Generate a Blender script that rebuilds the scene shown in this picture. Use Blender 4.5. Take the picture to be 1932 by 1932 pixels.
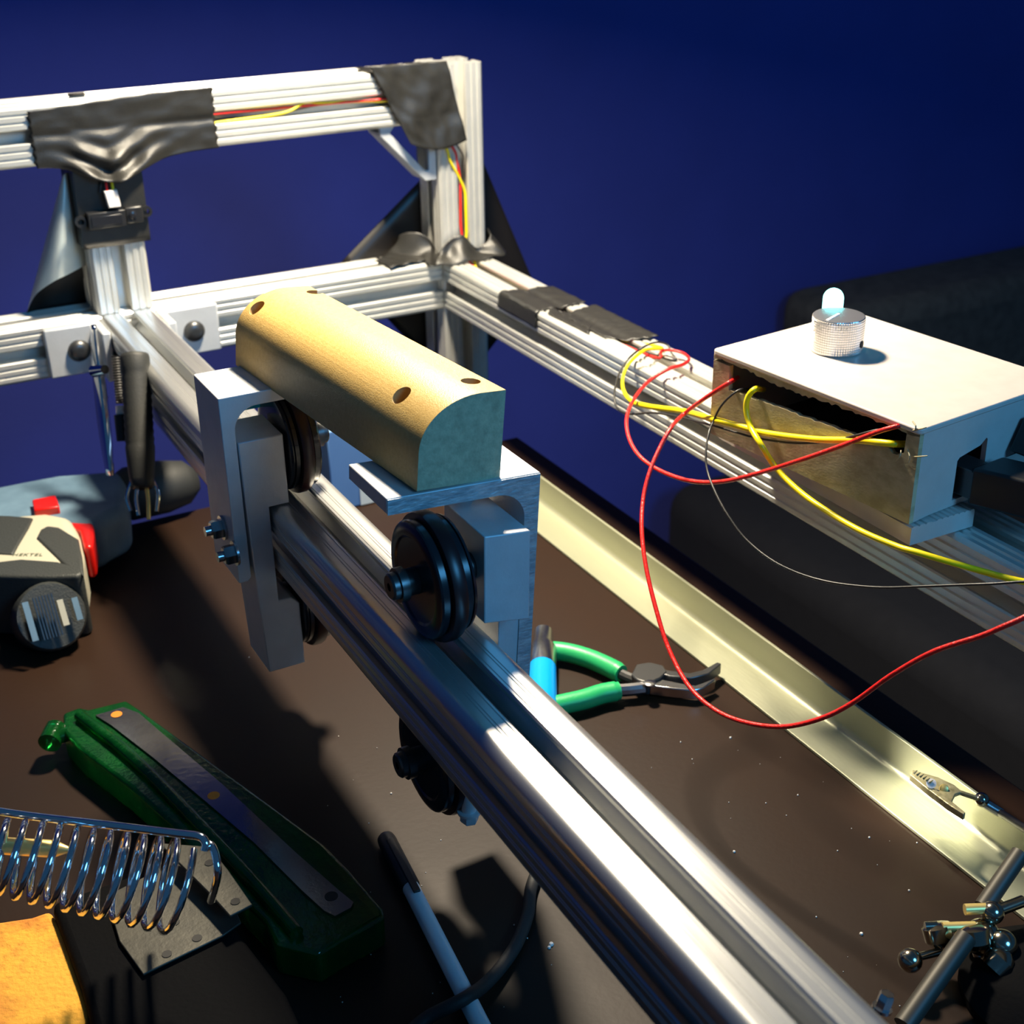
import bpy, bmesh, math, random
from mathutils import Vector, Matrix, noise
random.seed(7)
V = Vector
PI = math.pi
for o in list(bpy.data.objects): bpy.data.objects.remove(o)
C = bpy.context.scene.collection
SC = bpy.context.scene

# ------------------------------------------------------------ camera
CAMP = V((-0.461539, -0.96868, 0.340308))
RW = Matrix(((0.8774586, -0.4794714, -0.013177), (0.2213585, 0.3804209, 0.8979311), (-0.4255195, -0.7908142, 0.4399387)))
FPX = 2576.1
cd = bpy.data.cameras.new('camera'); cam = bpy.data.objects.new('camera', cd); C.objects.link(cam)
cd.sensor_width = 36; cd.lens = FPX / 1932 * 36; cd.clip_start = 0.01; cd.clip_end = 50
cam.matrix_world = Matrix.Translation(CAMP) @ RW.transposed().to_4x4()
cd.dof.use_dof = True; cd.dof.focus_distance = 0.62; cd.dof.aperture_fstop = 16
SC.camera = cam
SC.view_settings.view_transform = 'Standard'; SC.view_settings.look = 'None'
SC.view_settings.gamma = 1; SC.view_settings.exposure = 0.0
SC.view_settings.use_curve_mapping = False

# ------------------------------------------------------------ world and lights
W = bpy.data.worlds.new('room_glow'); SC.world = W; W.use_nodes = True
bgn = W.node_tree.nodes['Background']; bgn.inputs[0].default_value = (0.10, 0.36, 0.80, 1); bgn.inputs[1].default_value = 0.12
def area(name, loc, target, size, power, col, spread=180):
    l = bpy.data.lights.new(name, 'AREA'); l.shape = 'DISK'; l.size = size; l.energy = power; l.color = col; l.spread = math.radians(spread)
    o = bpy.data.objects.new(name, l); C.objects.link(o); o.location = loc
    o.rotation_euler = (V(target) - V(loc)).to_track_quat('-Z', 'Y').to_euler(); return o
area('desk_lamp_light', (-0.085, -0.17, 0.50), (-0.10, -0.25, 0.0), 0.075, 9.6, (1.0, 0.87, 0.66), 150)
area('monitor_glow', (0.10, -1.65, 0.75), (-0.15, -0.4, 0.0), 0.50, 9.0, (0.10, 0.48, 1.0))
l = bpy.data.lights.new('strip_hotspot', 'SPOT'); l.energy = 6.5; l.color = (1, 0.92, 0.74); l.spot_size = math.radians(21); l.spot_blend = 0.9; l.shadow_soft_size = 0.01  # added spot with no lamp behind it, makes the hot-spot on the strip
o = bpy.data.objects.new('strip_hotspot', l); C.objects.link(o); o.location = (-0.135, -0.483, 0.03)
o.rotation_euler = (V((-0.012, -0.588, -0.1)) - V(o.location)).to_track_quat('-Z', 'Y').to_euler()

# ------------------------------------------------------------ picking points of the place from the measured camera
def ray(px, py): return RW.transposed() @ V((px - 966, -(py - 966), -FPX))
def pl(px, py, ax, val):
    a = 'xyz'.index(ax); r = ray(px, py); return CAMP + r * ((val - CAMP[a]) / r[a])
def at(px, py, d): return CAMP + ray(px, py) / FPX * d
def pln(px, py, p0, n):
    r = ray(px, py); n = V(n); return CAMP + r * ((V(p0) - CAMP).dot(n) / r.dot(n))

# ------------------------------------------------------------ materials
def srgb(r, g, b):
    f = lambda c: c / 12.92 if c <= 0.04045 else ((c + 0.055) / 1.055) ** 2.4
    return (f(r / 255), f(g / 255), f(b / 255))
MATS = {}
def mat(name, col, metal=0.0, rough=0.5, col2=None, nscale=30, bump=0.0, bscale=300, stretch=(1, 1, 1), emit=None, estr=0, trans=0, ior=1.45, coat=0, spec=0.5, contrast=(0.35, 0.65), rvar=0.0):
    m = bpy.data.materials.new(name); m.use_nodes = True; nt = m.node_tree; b = nt.nodes['Principled BSDF']
    b.inputs['Base Color'].default_value = (*col, 1); b.inputs['Metallic'].default_value = metal; b.inputs['Roughness'].default_value = rough
    b.inputs['Specular IOR Level'].default_value = spec
    if trans: b.inputs['Transmission Weight'].default_value = trans; b.inputs['IOR'].default_value = ior
    if coat: b.inputs['Coat Weight'].default_value = coat; b.inputs['Coat Roughness'].default_value = 0.1
    if emit: b.inputs['Emission Color'].default_value = (*emit, 1); b.inputs['Emission Strength'].default_value = estr
    tc = nt.nodes.new('ShaderNodeTexCoord'); mp = nt.nodes.new('ShaderNodeMapping'); mp.inputs['Scale'].default_value = stretch
    nt.links.new(tc.outputs['Object'], mp.inputs['Vector'])
    if col2 or rvar:
        n = nt.nodes.new('ShaderNodeTexNoise'); n.inputs['Scale'].default_value = nscale; n.inputs['Detail'].default_value = 6; n.inputs['Roughness'].default_value = 0.6
        r = nt.nodes.new('ShaderNodeMapRange'); r.inputs['From Min'].default_value = contrast[0]; r.inputs['From Max'].default_value = contrast[1]
        nt.links.new(mp.outputs[0], n.inputs['Vector']); nt.links.new(n.outputs['Fac'], r.inputs['Value'])
        if col2:
            mx = nt.nodes.new('ShaderNodeMix'); mx.data_type = 'RGBA'; mx.inputs['A'].default_value = (*col, 1); mx.inputs['B'].default_value = (*col2, 1)
            nt.links.new(r.outputs[0], mx.inputs['Factor']); nt.links.new(mx.outputs['Result'], b.inputs['Base Color'])
        if rvar:
            r2 = nt.nodes.new('ShaderNodeMapRange'); r2.inputs['To Min'].default_value = max(0.03, rough - rvar); r2.inputs['To Max'].default_value = rough + rvar
            nt.links.new(r.outputs[0], r2.inputs['Value']); nt.links.new(r2.outputs[0], b.inputs['Roughness'])
    if bump:
        n2 = nt.nodes.new('ShaderNodeTexNoise'); n2.inputs['Scale'].default_value = bscale; n2.inputs['Detail'].default_value = 4
        bp = nt.nodes.new('ShaderNodeBump'); bp.inputs['Strength'].default_value = bump; bp.inputs['Distance'].default_value = 0.001
        nt.links.new(mp.outputs[0], n2.inputs['Vector']); nt.links.new(n2.outputs['Fac'], bp.inputs['Height']); nt.links.new(bp.outputs[0], b.inputs['Normal'])
    MATS[name] = m; return m
M = MATS
mat('alu', (0.74, 0.73, 0.68), 0.6, 0.36, (0.66, 0.66, 0.62), 40, 0.05, 900)
mat('alu_smooth', (0.72, 0.72, 0.70), 0.85, 0.30, (0.62, 0.62, 0.60), 25, 0.04, 700, (1, 0.05, 1))
mat('alu_plain', (0.60, 0.62, 0.64), 0.35, 0.5, (0.54, 0.56, 0.58), 60, 0.08, 800)
mat('alu_sawn', (0.62, 0.66, 0.68), 0.5, 0.42, (0.34, 0.38, 0.42), 120, 0.5, 260, (1, 1, 3))
mat('strip_alu', (0.45, 0.45, 0.31), 0.45, 0.40, (0.38, 0.39, 0.27), 22, 0.1, 500, (1, 0.2, 1))
mat('chrome', (0.85, 0.86, 0.88), 1.0, 0.09)
mat('steel', (0.55, 0.55, 0.55), 1.0, 0.25, (0.4, 0.4, 0.4), 80)
mat('steel_dark', (0.10, 0.10, 0.10), 0.8, 0.35)
mat('nickel', (0.42, 0.38, 0.30), 1.0, 0.16)
mat('zinc', (0.52, 0.47, 0.28), 0.5, 0.35, (0.34, 0.30, 0.16), 300, 0.3, 600)
mat('plate_grey', (0.07, 0.066, 0.052), 0.5, 0.45, (0.045, 0.043, 0.035), 60, 0.1, 600)
mat('black_plastic', (0.012, 0.012, 0.013), 0, 0.38)
mat('black_rubber', (0.018, 0.019, 0.018), 0, 0.62, None, 30, 0.15, 900)
mat('maroon_rubber', (0.022, 0.006, 0.007), 0, 0.33)
mat('wheel_black', (0.012, 0.013, 0.017), 0, 0.22)
mat('tape', (0.024, 0.023, 0.020), 0, 0.37, (0.016, 0.0155, 0.014), 90, 0.25, 1500, rvar=0.06)
mat('black_film', (0.010, 0.008, 0.007), 0, 0.4)
mat('silver_film', (0.72, 0.76, 0.70), 0.15, 0.3, (0.60, 0.68, 0.66), 12)
mat('mdf', srgb(220, 184, 112), 0, 0.40, srgb(206, 166, 92), 500, 0.25, 1800, contrast=(0.3, 0.7))
mat('mdf_end', srgb(190, 185, 150), 0, 0.75, srgb(150, 148, 120), 260, 0.4, 900, contrast=(0.3, 0.75))
mat('mdf_hole', srgb(176, 140, 84), 0, 0.8)
mat('box_plastic', srgb(198, 187, 178), 0, 0.45, srgb(192, 181, 172), 90, 0.04, 900)
mat('box_scuffed', srgb(186, 176, 140), 0, 0.6, srgb(160, 148, 112), 60, 0.15, 500, (1, 1, 2), contrast=(0.42, 0.6))
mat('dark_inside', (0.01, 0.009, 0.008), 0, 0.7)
mat('led', (0.2, 0.9, 0.85), 0, 0.3, emit=(0.35, 1.0, 0.95), estr=6)
mat('red_wire', srgb(222, 30, 26), 0, 0.35, None, 30, 0.4, 900)
mat('yellow_wire', srgb(236, 214, 10), 0, 0.38)
mat('black_wire', (0.02, 0.02, 0.02), 0, 0.4)
mat('table', srgb(42, 27, 18), 0, 0.46, srgb(31, 20, 14), 5, 0.05, 300, contrast=(0.3, 0.7), rvar=0.05, spec=0.2)
mat('table_edge', (0.02, 0.015, 0.012), 0, 0.6)
mat('wall', srgb(50, 60, 148), 0, 0.85, srgb(47, 57, 142), 8, 0.25, 350)
mat('floor', (0.03, 0.025, 0.03), 0, 0.7, (0.02, 0.016, 0.018), 12)
mat('sofa_shaded', (0.008, 0.008, 0.010), 0, 0.9, (0.006, 0.006, 0.008), 60, 0.5, 500)  # sofa colour with the shade of its unlit seat and arm put in
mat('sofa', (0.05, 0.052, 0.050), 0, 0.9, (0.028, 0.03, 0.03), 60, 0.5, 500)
mat('green_grip', srgb(28, 160, 92), 0, 0.42, None, 20, 0.1, 700)
mat('blue_handle', srgb(10, 150, 235), 0, 0.25)
mat('blue_tape', srgb(0, 165, 205), 0, 0.5)
mat('green_clear', (0.01, 0.22, 0.03), 0, 0.12, (0.004, 0.11, 0.015), 90, 0.35, 260, trans=0.8)
mat('orange', srgb(214, 120, 20), 0, 0.5)
mat('sponge', srgb(236, 168, 56), 0, 0.95, srgb(176, 88, 42), 24, 1.0, 420, contrast=(0.46, 0.66))  # orange-yellow with brown patches from the noise
mat('cast_black', (0.004, 0.004, 0.0045), 0, 0.8, None, 30, 0.3, 400, spec=0.05)
mat('rod_dark', (0.05, 0.046, 0.038), 0.4, 0.5)
mat('brassy', (0.95, 0.72, 0.26), 0.8, 0.38)  # gold tone, on the thumb screws it stands for warm light
mat('pen_white', srgb(210, 222, 228), 0, 0.3)
mat('drill_white', srgb(182, 177, 156), 0, 0.42)
mat('drill_grey', srgb(104, 132, 152), 0, 0.5, srgb(84, 110, 130), 30)
mat('drill_black', (0.03, 0.033, 0.03), 0, 0.5, None, 20, 0.4, 900)
mat('drill_print', (0.05, 0.07, 0.04), 0, 0.6)
mat('red_plastic', srgb(205, 22, 14), 0, 0.3)
mat('carton', srgb(96, 138, 190), 0, 0.6)
mat('paper', srgb(225, 232, 228), 0, 0.7)
mat('crumb', (0.75, 0.72, 0.66), 0, 0.7)
mat('connector', srgb(240, 232, 226), 0, 0.4)

# ------------------------------------------------------------ mesh helpers
class MB:
    def __init__(s): s.v = []; s.f = []; s.mi = []
    def add(s, vs, fs, mi=0):
        k = len(s.v); s.v += [V(p) for p in vs]; s.f += [tuple(i + k for i in f) for f in fs]; s.mi += [mi] * len(fs); return s
    def prism(s, pts, off, mi=0, side_mi=None):
        n = len(pts); off = V(off); a = [V(p) for p in pts]; b = [p + off for p in a]; k = len(s.v)
        s.v += a + b; s.f += [tuple(range(k + n - 1, k - 1, -1)), tuple(range(k + n, k + 2 * n))]; s.mi += [mi, mi]
        for i in range(n):
            j = (i + 1) % n; s.f.append((k + i, k + j, k + n + j, k + n + i)); s.mi.append(mi if side_mi is None else side_mi)
        return s
    def box(s, a, b, mi=0):
        (x0, y0, z0), (x1, y1, z1) = a, b
        return s.prism([(x0, y0, z0), (x1, y0, z0), (x1, y1, z0), (x0, y1, z0)], (0, 0, z1 - z0), mi)
    def ring(s, c, ax, r, n, ph=0):
        ax = V(ax).normalized(); u = ax.orthogonal().normalized(); w = ax.cross(u); c = V(c)
        return [c + (u * math.cos(2 * PI * i / n + ph) + w * math.sin(2 * PI * i / n + ph)) * r for i in range(n)]
    def lathe(s, c, ax, prof, n=32, mi=0, caps=True, ph=0, knurl=None):
        """prof: list of (t along axis, radius)"""
        ax = V(ax).normalized(); c = V(c); k = len(s.v)
        for t, r in prof:
            rg = s.ring(c + ax * t, ax, max(r, 1e-5), n, ph)
            if knurl and r > knurl[0]: rg = [p + ((p - c - ax * t).normalized() * (-knurl[1] if i % 2 else 0)) for i, p in enumerate(rg)]
            s.v += rg
        for a in range(len(prof) - 1):
            for i in range(n):
                j = (i + 1) % n; s.f.append((k + a * n + i, k + a * n + j, k + (a + 1) * n + j, k + (a + 1) * n + i)); s.mi.append(mi)
        if caps:
            s.f.append(tuple(range(k + n - 1, k - 1, -1))); s.mi.append(mi)
            e = k + (len(prof) - 1) * n; s.f.append(tuple(range(e, e + n))); s.mi.append(mi)
        return s
    def cyl(s, a, b, r, r2=None, n=24, mi=0, ph=0):
        a = V(a); b = V(b); return s.lathe(a, b - a, [(0, r), ((b - a).length, r if r2 is None else r2)], n, mi, ph=ph)
    def ball(s, c, r, n=20, m=10, ax=(0, 0, 1), mi=0):
        return s.lathe(c, ax, [(-r * math.cos(PI * i / m), r * math.sin(PI * i / m)) for i in range(m + 1)], n, mi)
    def tube(s, pts, r, n=10, mi=0, sub=8, rfun=None):
        P = spline(pts, sub); k = len(s.v); t0 = (P[1] - P[0]).normalized(); u = t0.orthogonal().normalized()
        for i, p in enumerate(P):
            t = (P[min(i + 1, len(P) - 1)] - P[max(i - 1, 0)]).normalized(); u = (u - t * u.dot(t)).normalized(); w = t.cross(u)
            rr = rfun(i / (len(P) - 1)) if rfun else r
            s.v += [p + (u * math.cos(2 * PI * q / n) + w * math.sin(2 * PI * q / n)) * rr for q in range(n)]
        for a in range(len(P) - 1):
            for i in range(n):
                j = (i + 1) % n; s.f.append((k + a * n + i, k + a * n + j, k + (a + 1) * n + j, k + (a + 1) * n + i)); s.mi.append(mi)
        s.f.append(tuple(range(k + n - 1, k - 1, -1))); s.mi.append(mi)
        e = k + (len(P) - 1) * n; s.f.append(tuple(range(e, e + n))); s.mi.append(mi); return s
    def grid(s, fn, nu, nv, mi=0):
        k = len(s.v)
        for i in range(nu + 1):
            for j in range(nv + 1): s.v.append(V(fn(i / nu, j / nv)))
        for i in range(nu):
            for j in range(nv):
                a = k + i * (nv + 1) + j; s.f.append((a, a + nv + 1, a + nv + 2, a + 1)); s.mi.append(mi)
        return s
    def xf(s, m):
        s.v = [m @ p for p in s.v]; return s
def spline(pts, sub=8):
    P = [V(p) for p in pts]
    if sub <= 1 or len(P) < 3: return P
    Q = [P[0] * 2 - P[1]] + P + [P[-1] * 2 - P[-2]]; out = []
    for i in range(1, len(Q) - 2):
        for k in range(sub):
            t = k / sub; a, b, c, d = Q[i - 1], Q[i], Q[i + 1], Q[i + 2]
            out.append(0.5 * ((2 * b) + (c - a) * t + (2 * a - 5 * b + 4 * c - d) * t * t + (3 * b - a - 3 * c + d) * t ** 3))
    return out + [P[-1]]
def obj(name, mb, mats, parent=None, bevel=0, smooth=True, solid=0, label=None, angle=35, segs=2, sub=0):
    me = bpy.data.meshes.new(name); me.from_pydata([tuple(p) for p in mb.v], [], mb.f)
    if isinstance(mats, str): mats = [mats]
    for m in mats: me.materials.append(M[m])
    for p, i in zip(me.polygons, mb.mi): p.material_index = min(i, len(mats) - 1)
    bm = bmesh.new(); bm.from_mesh(me); bmesh.ops.remove_doubles(bm, verts=bm.verts, dist=1e-6)
    if not solid: bmesh.ops.recalc_face_normals(bm, faces=bm.faces)
    bm.to_mesh(me); bm.free()
    o = bpy.data.objects.new(name, me); C.objects.link(o)
    if solid:
        md = o.modifiers.new('solid', 'SOLIDIFY'); md.thickness = solid; md.offset = 0
        if len(mats) > 1: md.material_offset = 1; md.material_offset_rim = 1
    if sub: md = o.modifiers.new('sub', 'SUBSURF'); md.levels = sub; md.render_levels = sub
    if bevel: md = o.modifiers.new('bevel', 'BEVEL'); md.width = bevel; md.segments = segs; md.limit_method = 'ANGLE'; md.angle_limit = math.radians(40)
    if smooth:
        for p in me.polygons: p.use_smooth = True
        try: me.set_sharp_from_angle(angle=math.radians(angle))
        except Exception: pass
    if parent:
        o.parent = parent
        q = parent
        while q.parent: q = q.parent
        if parent is q and q.type == 'EMPTY': o.matrix_parent_inverse = Matrix.Translation(-V(q.location))
    if label: o['label'] = label
    return o
def thing(name, label, cat, loc=(0, 0, 0), group=None):
    o = bpy.data.objects.new(name, None); C.objects.link(o); o.location = loc; o.empty_display_size = 0.01
    return tag(o, label, cat, group)
def tag(o, label, cat, group=None):
    o['label'] = label; o['category'] = cat
    if group: o['group'] = group
    return o
def struct(name, mb, m, **k):
    o = obj(name, mb, m, **k); o['kind'] = 'structure'; return o
def hexbolt(mb, c, ax, r, h, mi=0):
    ax = V(ax).normalized(); mb.lathe(c, ax, [(0, r * 1.25), (0.0012, r * 1.25)], 24, mi)
    mb.lathe(V(c) + ax * 0.0012, ax, [(0, r), (h * 0.8, r), (h, r * 0.86)], 6, mi); return mb

S = 0.04; XL = -0.274; ZB = 0.1487; TZ = -0.10
HT = ZB + S

# ------------------------------------------------------------ setting
struct('wall_back', MB().box((-2.2, 0.45, -0.85), (3.2, 0.50, 1.3)), 'wall')
struct('floor', MB().box((-2.2, -2.2, -0.90), (3.2, 0.45, -0.85)), 'floor')

# table
TY = -0.055; TX = 0.036
tb = thing('work_table', 'dark brown laminate table top under the metal frame, scratched and dusty', 'table', (-0.5, -0.6, -0.85))
obj('table_top', MB().box((-1.15, -1.3, TZ - 0.028), (TX, TY, TZ)), 'table', tb, bevel=0.0015)
for x, y in ((-1.08, -1.23), (-0.03, -1.23), (-1.08, -0.13), (-0.03, -0.13)):
    obj('leg', MB().box((x - 0.025, y - 0.025, -0.85), (x + 0.025, y + 0.025, TZ - 0.028)), 'table_edge', tb, bevel=0.002)

# dark sofa beyond the table
sf = thing('sofa', 'dark grey sofa in the gloom beyond the table at right', 'sofa', (1.1, 0.36, -0.85))
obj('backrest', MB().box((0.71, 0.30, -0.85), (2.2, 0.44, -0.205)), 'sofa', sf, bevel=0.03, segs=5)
obj('seat', MB().box((0.66, -0.45, -0.75), (2.2, 0.30, -0.50)), 'sofa_shaded', sf, bevel=0.04, segs=5)
obj('armrest', MB().box((0.50, -0.47, -0.85), (0.66, 0.40, -0.43)), 'sofa_shaded', sf, bevel=0.04, segs=5)

# ------------------------------------------------------------ T-slot profiles
def section(smooth=False):
    c = S / 2; half = []
    if smooth:
        r = 0.0055
        for i in range(7):
            a = PI / 2 * i / 6 * 0.5 + PI / 4; half.append((r - r * math.cos(a), r - r * math.sin(a)))
        half = [(r - r * math.cos(PI / 4 + PI / 4 * i / 5), r - r * math.sin(PI / 4 + PI / 4 * i / 5)) for i in range(6)]
        for g in (0.0082, 0.0096, 0.0132):
            half += [(g, 0), (g + 0.0002, 0.0004), (g + 0.0005, 0.0004), (g + 0.0007, 0)]
        half += [(0.0148, 0), (0.0156, 0.0007), (0.0156, 0.0026), (0.0105, 0.0026), (0.0105, 0.0065), (0.0155, 0.0118)]
    else:
        half = [(0.0010, 0.0010), (0.0022, 0), (0.0046, 0), (0.0053, 0.0010), (0.0064, 0.0010), (0.0071, 0), (0.0096, 0), (0.0103, 0.0010),
                (0.0114, 0.0010), (0.0121, 0), (0.0149, 0), (0.0157, 0.0010), (0.0157, 0.0026), (0.0105, 0.0026), (0.0105, 0.0065), (0.0155, 0.0118)]
    side = half + [(S - t, d) for t, d in reversed(half)]
    if not smooth: pass
    pts = []
    for k in range(4):
        a = -k * PI / 2
        for t, d in side[:-1] if True else side:
            x, y = t - c, d - c  # bottom side, running +x
            pts.append((x * math.cos(-a) - y * math.sin(-a) + c, x * math.sin(-a) + y * math.cos(-a) + c))
    return pts
SEC, SECS = section(), section(True)
def extr(axis, a, b, o1, o2, smooth=False):
    sec = SECS if smooth else SEC; mb = MB()
    if axis == 'x': pts = [(a, o1 + p, o2 + q) for p, q in sec]; off = (b - a, 0, 0)
    if axis == 'y': pts = [(o1 + p, a, o2 + q) for p, q in sec]; off = (0, b - a, 0)
    if axis == 'z': pts = [(o1 + p, o2 + q, a) for p, q in sec]; off = (0, 0, b - a)
    return mb.prism(pts, off)

# ------------------------------------------------------------ the frame
fr = thing('extrusion_frame', 'frame of silver slotted aluminium extrusions taped with black tape', 'frame', (0.02, 0.02, -0.85))
obj('back_beam', extr('x', -0.62, -0.0003, 0, 0), 'alu', fr, smooth=False)
obj('top_beam', extr('x', -0.62, -0.0003, 0, ZB), 'alu', fr, smooth=False)
obj('corner_post', extr('z', -0.85, HT + 0.0015, 0, 0), 'alu', fr, smooth=False)
obj('middle_post', extr('z', S + 0.0003, ZB - 0.0003, XL, 0), 'alu', fr, smooth=False)
obj('side_rail', extr('y', -1.0, -0.0003, 0, 0), 'alu', fr, smooth=False)
obj('centre_rail', extr('y', -1.0, -0.0003, XL, 0, True), 'alu_smooth', fr, angle=25, label='smooth rounded centre rail the rollers run on')

# corner brackets each side of the centre rail (on the back beam)
def corner_bracket(x0, x1, xb, side):
    b = obj('corner_bracket', MB().box((x0, -0.0065, 0.0015), (x1, -0.0004, 0.0375)), 'alu_plain', fr, bevel=0.0012, label='grey plate bracket held by a black button-head bolt')
    xr = XL - 0.0004 if side < 0 else XL + S + 0.0004
    obj('flange', MB().box((min(xr, xr + side * 0.006), -0.034, 0.0015), (max(xr, xr + side * 0.006), -0.0066, 0.0375)), 'alu_plain', b, bevel=0.001)
    m = MB(); m.lathe((xb, -0.0066, 0.0195), (0, -1, 0), [(0, 0.0078), (0.0016, 0.0078), (0.0036, 0.0066), (0.0048, 0.0042), (0.0050, 0.0024)], 28)
    m.lathe((xb, -0.0115, 0.0195), (0, -1, 0), [(0, 0.0022), (0.0002, 0.0022)], 6)
    obj('bolt', m, 'steel_dark', b)
corner_bracket(-0.3145, -0.2745, -0.2925, -1)
corner_bracket(-0.2335, -0.189, -0.2085, 1)
# diagonal corner brace under the top beam
zz = ZB - 0.0004
outer = [(-0.0465, zz), (-0.0465, zz - 0.006), (-0.0105, 0.1045), (-0.0006, 0.1045), (-0.0006, 0.131), (-0.007, 0.131), (-0.007, 0.1125), (-0.0105, 0.1125), (-0.0385, zz - 0.0045), (-0.0345, zz)]
br = obj('corner_brace', MB().prism([(x, 0.004, z) for x, z in outer], (0, 0.0035, 0)), 'alu_plain', fr, bevel=0.0006, label='blue-grey diagonal brace between top beam and corner post')
obj('brace_wall', MB().prism([(x, 0.024, z) for x, z in outer], (0, 0.0035, 0)), 'alu_plain', br, bevel=0.0006)
obj('brace_web', MB().prism([(-0.0462, 0.0075, zz - 0.0065), (-0.0108, 0.0075, 0.1048), (-0.0118, 0.0075, 0.1062), (-0.0462, 0.0075, zz - 0.0045)], (0, 0.0165, 0)), 'alu_plain', br)

# tape
def nz(p, sc, seed=0): return noise.noise(V(p) * sc + V((seed * 7.1, seed * 3.3, seed)))
def tape_sheet(fn, nu, nv, name='tape', label=None, th=0.0005, sm=True, parent=None):
    return obj(name, MB().grid(fn, nu, nv), 'tape', parent or fr, solid=th, label=label, angle=60)
# 1: long tape over top beam at left, sagging in folds over the sensor
def t1(u, v):
    xa = -0.3005 + 0.1265 * u
    top = HT + 0.0014 - 0.0050 * max(0, 1 - u * 1.5) + 0.0002 * math.sin(u * 40)
    sag = math.exp(-((u - 0.38) / (0.25 if u > 0.38 else 0.19)) ** 2)
    bot = ZB - 0.0005 - 0.0125 * sag
    w = v
    z = top + (bot - top) * w
    y = -0.0012
    if w > 0.35:
        k = (w - 0.35) / 0.65
        y -= 0.011 * k * sag + 0.004 * k * sag * math.sin(k * 13 + 2.5 * abs(u - 0.38) * 6)
        y -= 0.0022 * k * sag * math.sin((u - 0.38) * 34)
    y -= 0.0006 * nz((u * 5, w * 3, 0), 2.0)
    # it follows the slot a little
    y += 0.0016 * math.exp(-((z - (ZB + S / 2)) / 0.003) ** 2) * (1 - 0.8 * sag)
    x = xa + 0.0007 * math.sin(w * 40) * (1 if u in (0, 1) else 0)
    return (x, y, z)
tape_sheet(t1, 60, 40, label='wide black tape strip sagging in folds over the sensor')
obj('tape', MB().grid(lambda u, v: (-0.2665 + 0.011 * u, 0.022 + 0.008 * v, HT + 0.0006), 4, 3), 'tape', fr, solid=0.0004, label='small torn tape scrap on top of the top beam')
# 2: corner tape, slanted, over the end of the top beam onto the post
def t2(u, v):
    top = pl(695 + 145 * u, 124 - 10 * u, 'y', -0.0012)
    bot = pl(770 + 105 * u, 270 + 14 * math.sin(u * PI) - 8 * u, 'y', -0.0012)
    p = top.lerp(bot, v)
    p.y -= 0.0022 * math.sin(v * PI) * (0.6 + 0.5 * math.sin(u * 7 + v * 9)) + 0.0012 * nz((u * 4, v * 4, 1), 1.6) + 0.0022
    if v > 0.62: p.y -= 0.003 * (v - 0.62) / 0.38
    return p
tape_sheet(t2, 40, 40, label='slanted black tape patch on the top corner')
obj('tape', MB().grid(lambda u, v: (-0.0535 + 0.053 * u, -0.0014 + 0.03 * v, HT + 0.0012 + 0.0005 * math.sin(u * 25)), 14, 4), 'tape', fr, solid=0.0005)
# 3: crumpled tape around the foot of the corner post
def crumple(cx, cy, sx, sy, h, seed, tilt=0):
    def f(u, v):
        a = u * 2 * PI; r = v
        x = cx + sx * r * math.cos(a); y = cy + sy * r * math.sin(a)
        z = S + 0.001 + h * (1 - r) ** 0.7 * (0.75 + 0.5 * nz((math.cos(a) * 2, math.sin(a) * 2, r * 2), 1.5, seed)) + 0.0012 * math.sin(a * 9 + r * 6) * (1 - r * .5)
        return (x, y, z + tilt * (x - cx))
    return f
def t3(u, v):
    # a cuff around the two visible sides of the post: path from left face to right face
    path = [(-0.024, 0.030), (-0.0035, 0.014), (-0.0035, -0.0035), (0.012, -0.0045), (0.027, -0.004), (0.042, -0.0035), (0.046, 0.010), (0.044, 0.03)]
    s = u * (len(path) - 1); i = min(int(s), len(path) - 2); f = s - i
    x = path[i][0] * (1 - f) + path[i + 1][0] * f; y = path[i][1] * (1 - f) + path[i + 1][1] * f
    hh = 0.013 + 0.006 * math.sin(u * 17 + 0.6) + 0.004 * nz((u * 9, 0, 0), 1.3, 3)
    flare = (1 - v) ** 1.6
    out = V((x - 0.02, y - 0.02, 0)).normalized()
    p = V((x, y, S + 0.0012 + hh * v)) + out * (0.013 * flare + 0.0025 * math.sin(u * 30) * v * (1 - v) * 4)
    p.z += 0.0008 * math.sin(u * 43 + v * 6)
    return p
tape_sheet(t3, 90, 14, label='crumpled black tape cuff around the foot of the corner post')
tape_sheet(lambda u, v: (-0.046 + 0.046 * u, -0.0008 + 0.03 * v + 0.006 * u * (1 - v), S + 0.0012 + 0.0055 * u * v + 0.0015 * abs(math.sin(u * 11 + v * 5))), 30, 12, label='wrinkled black tape on the back beam beside the post')
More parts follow.
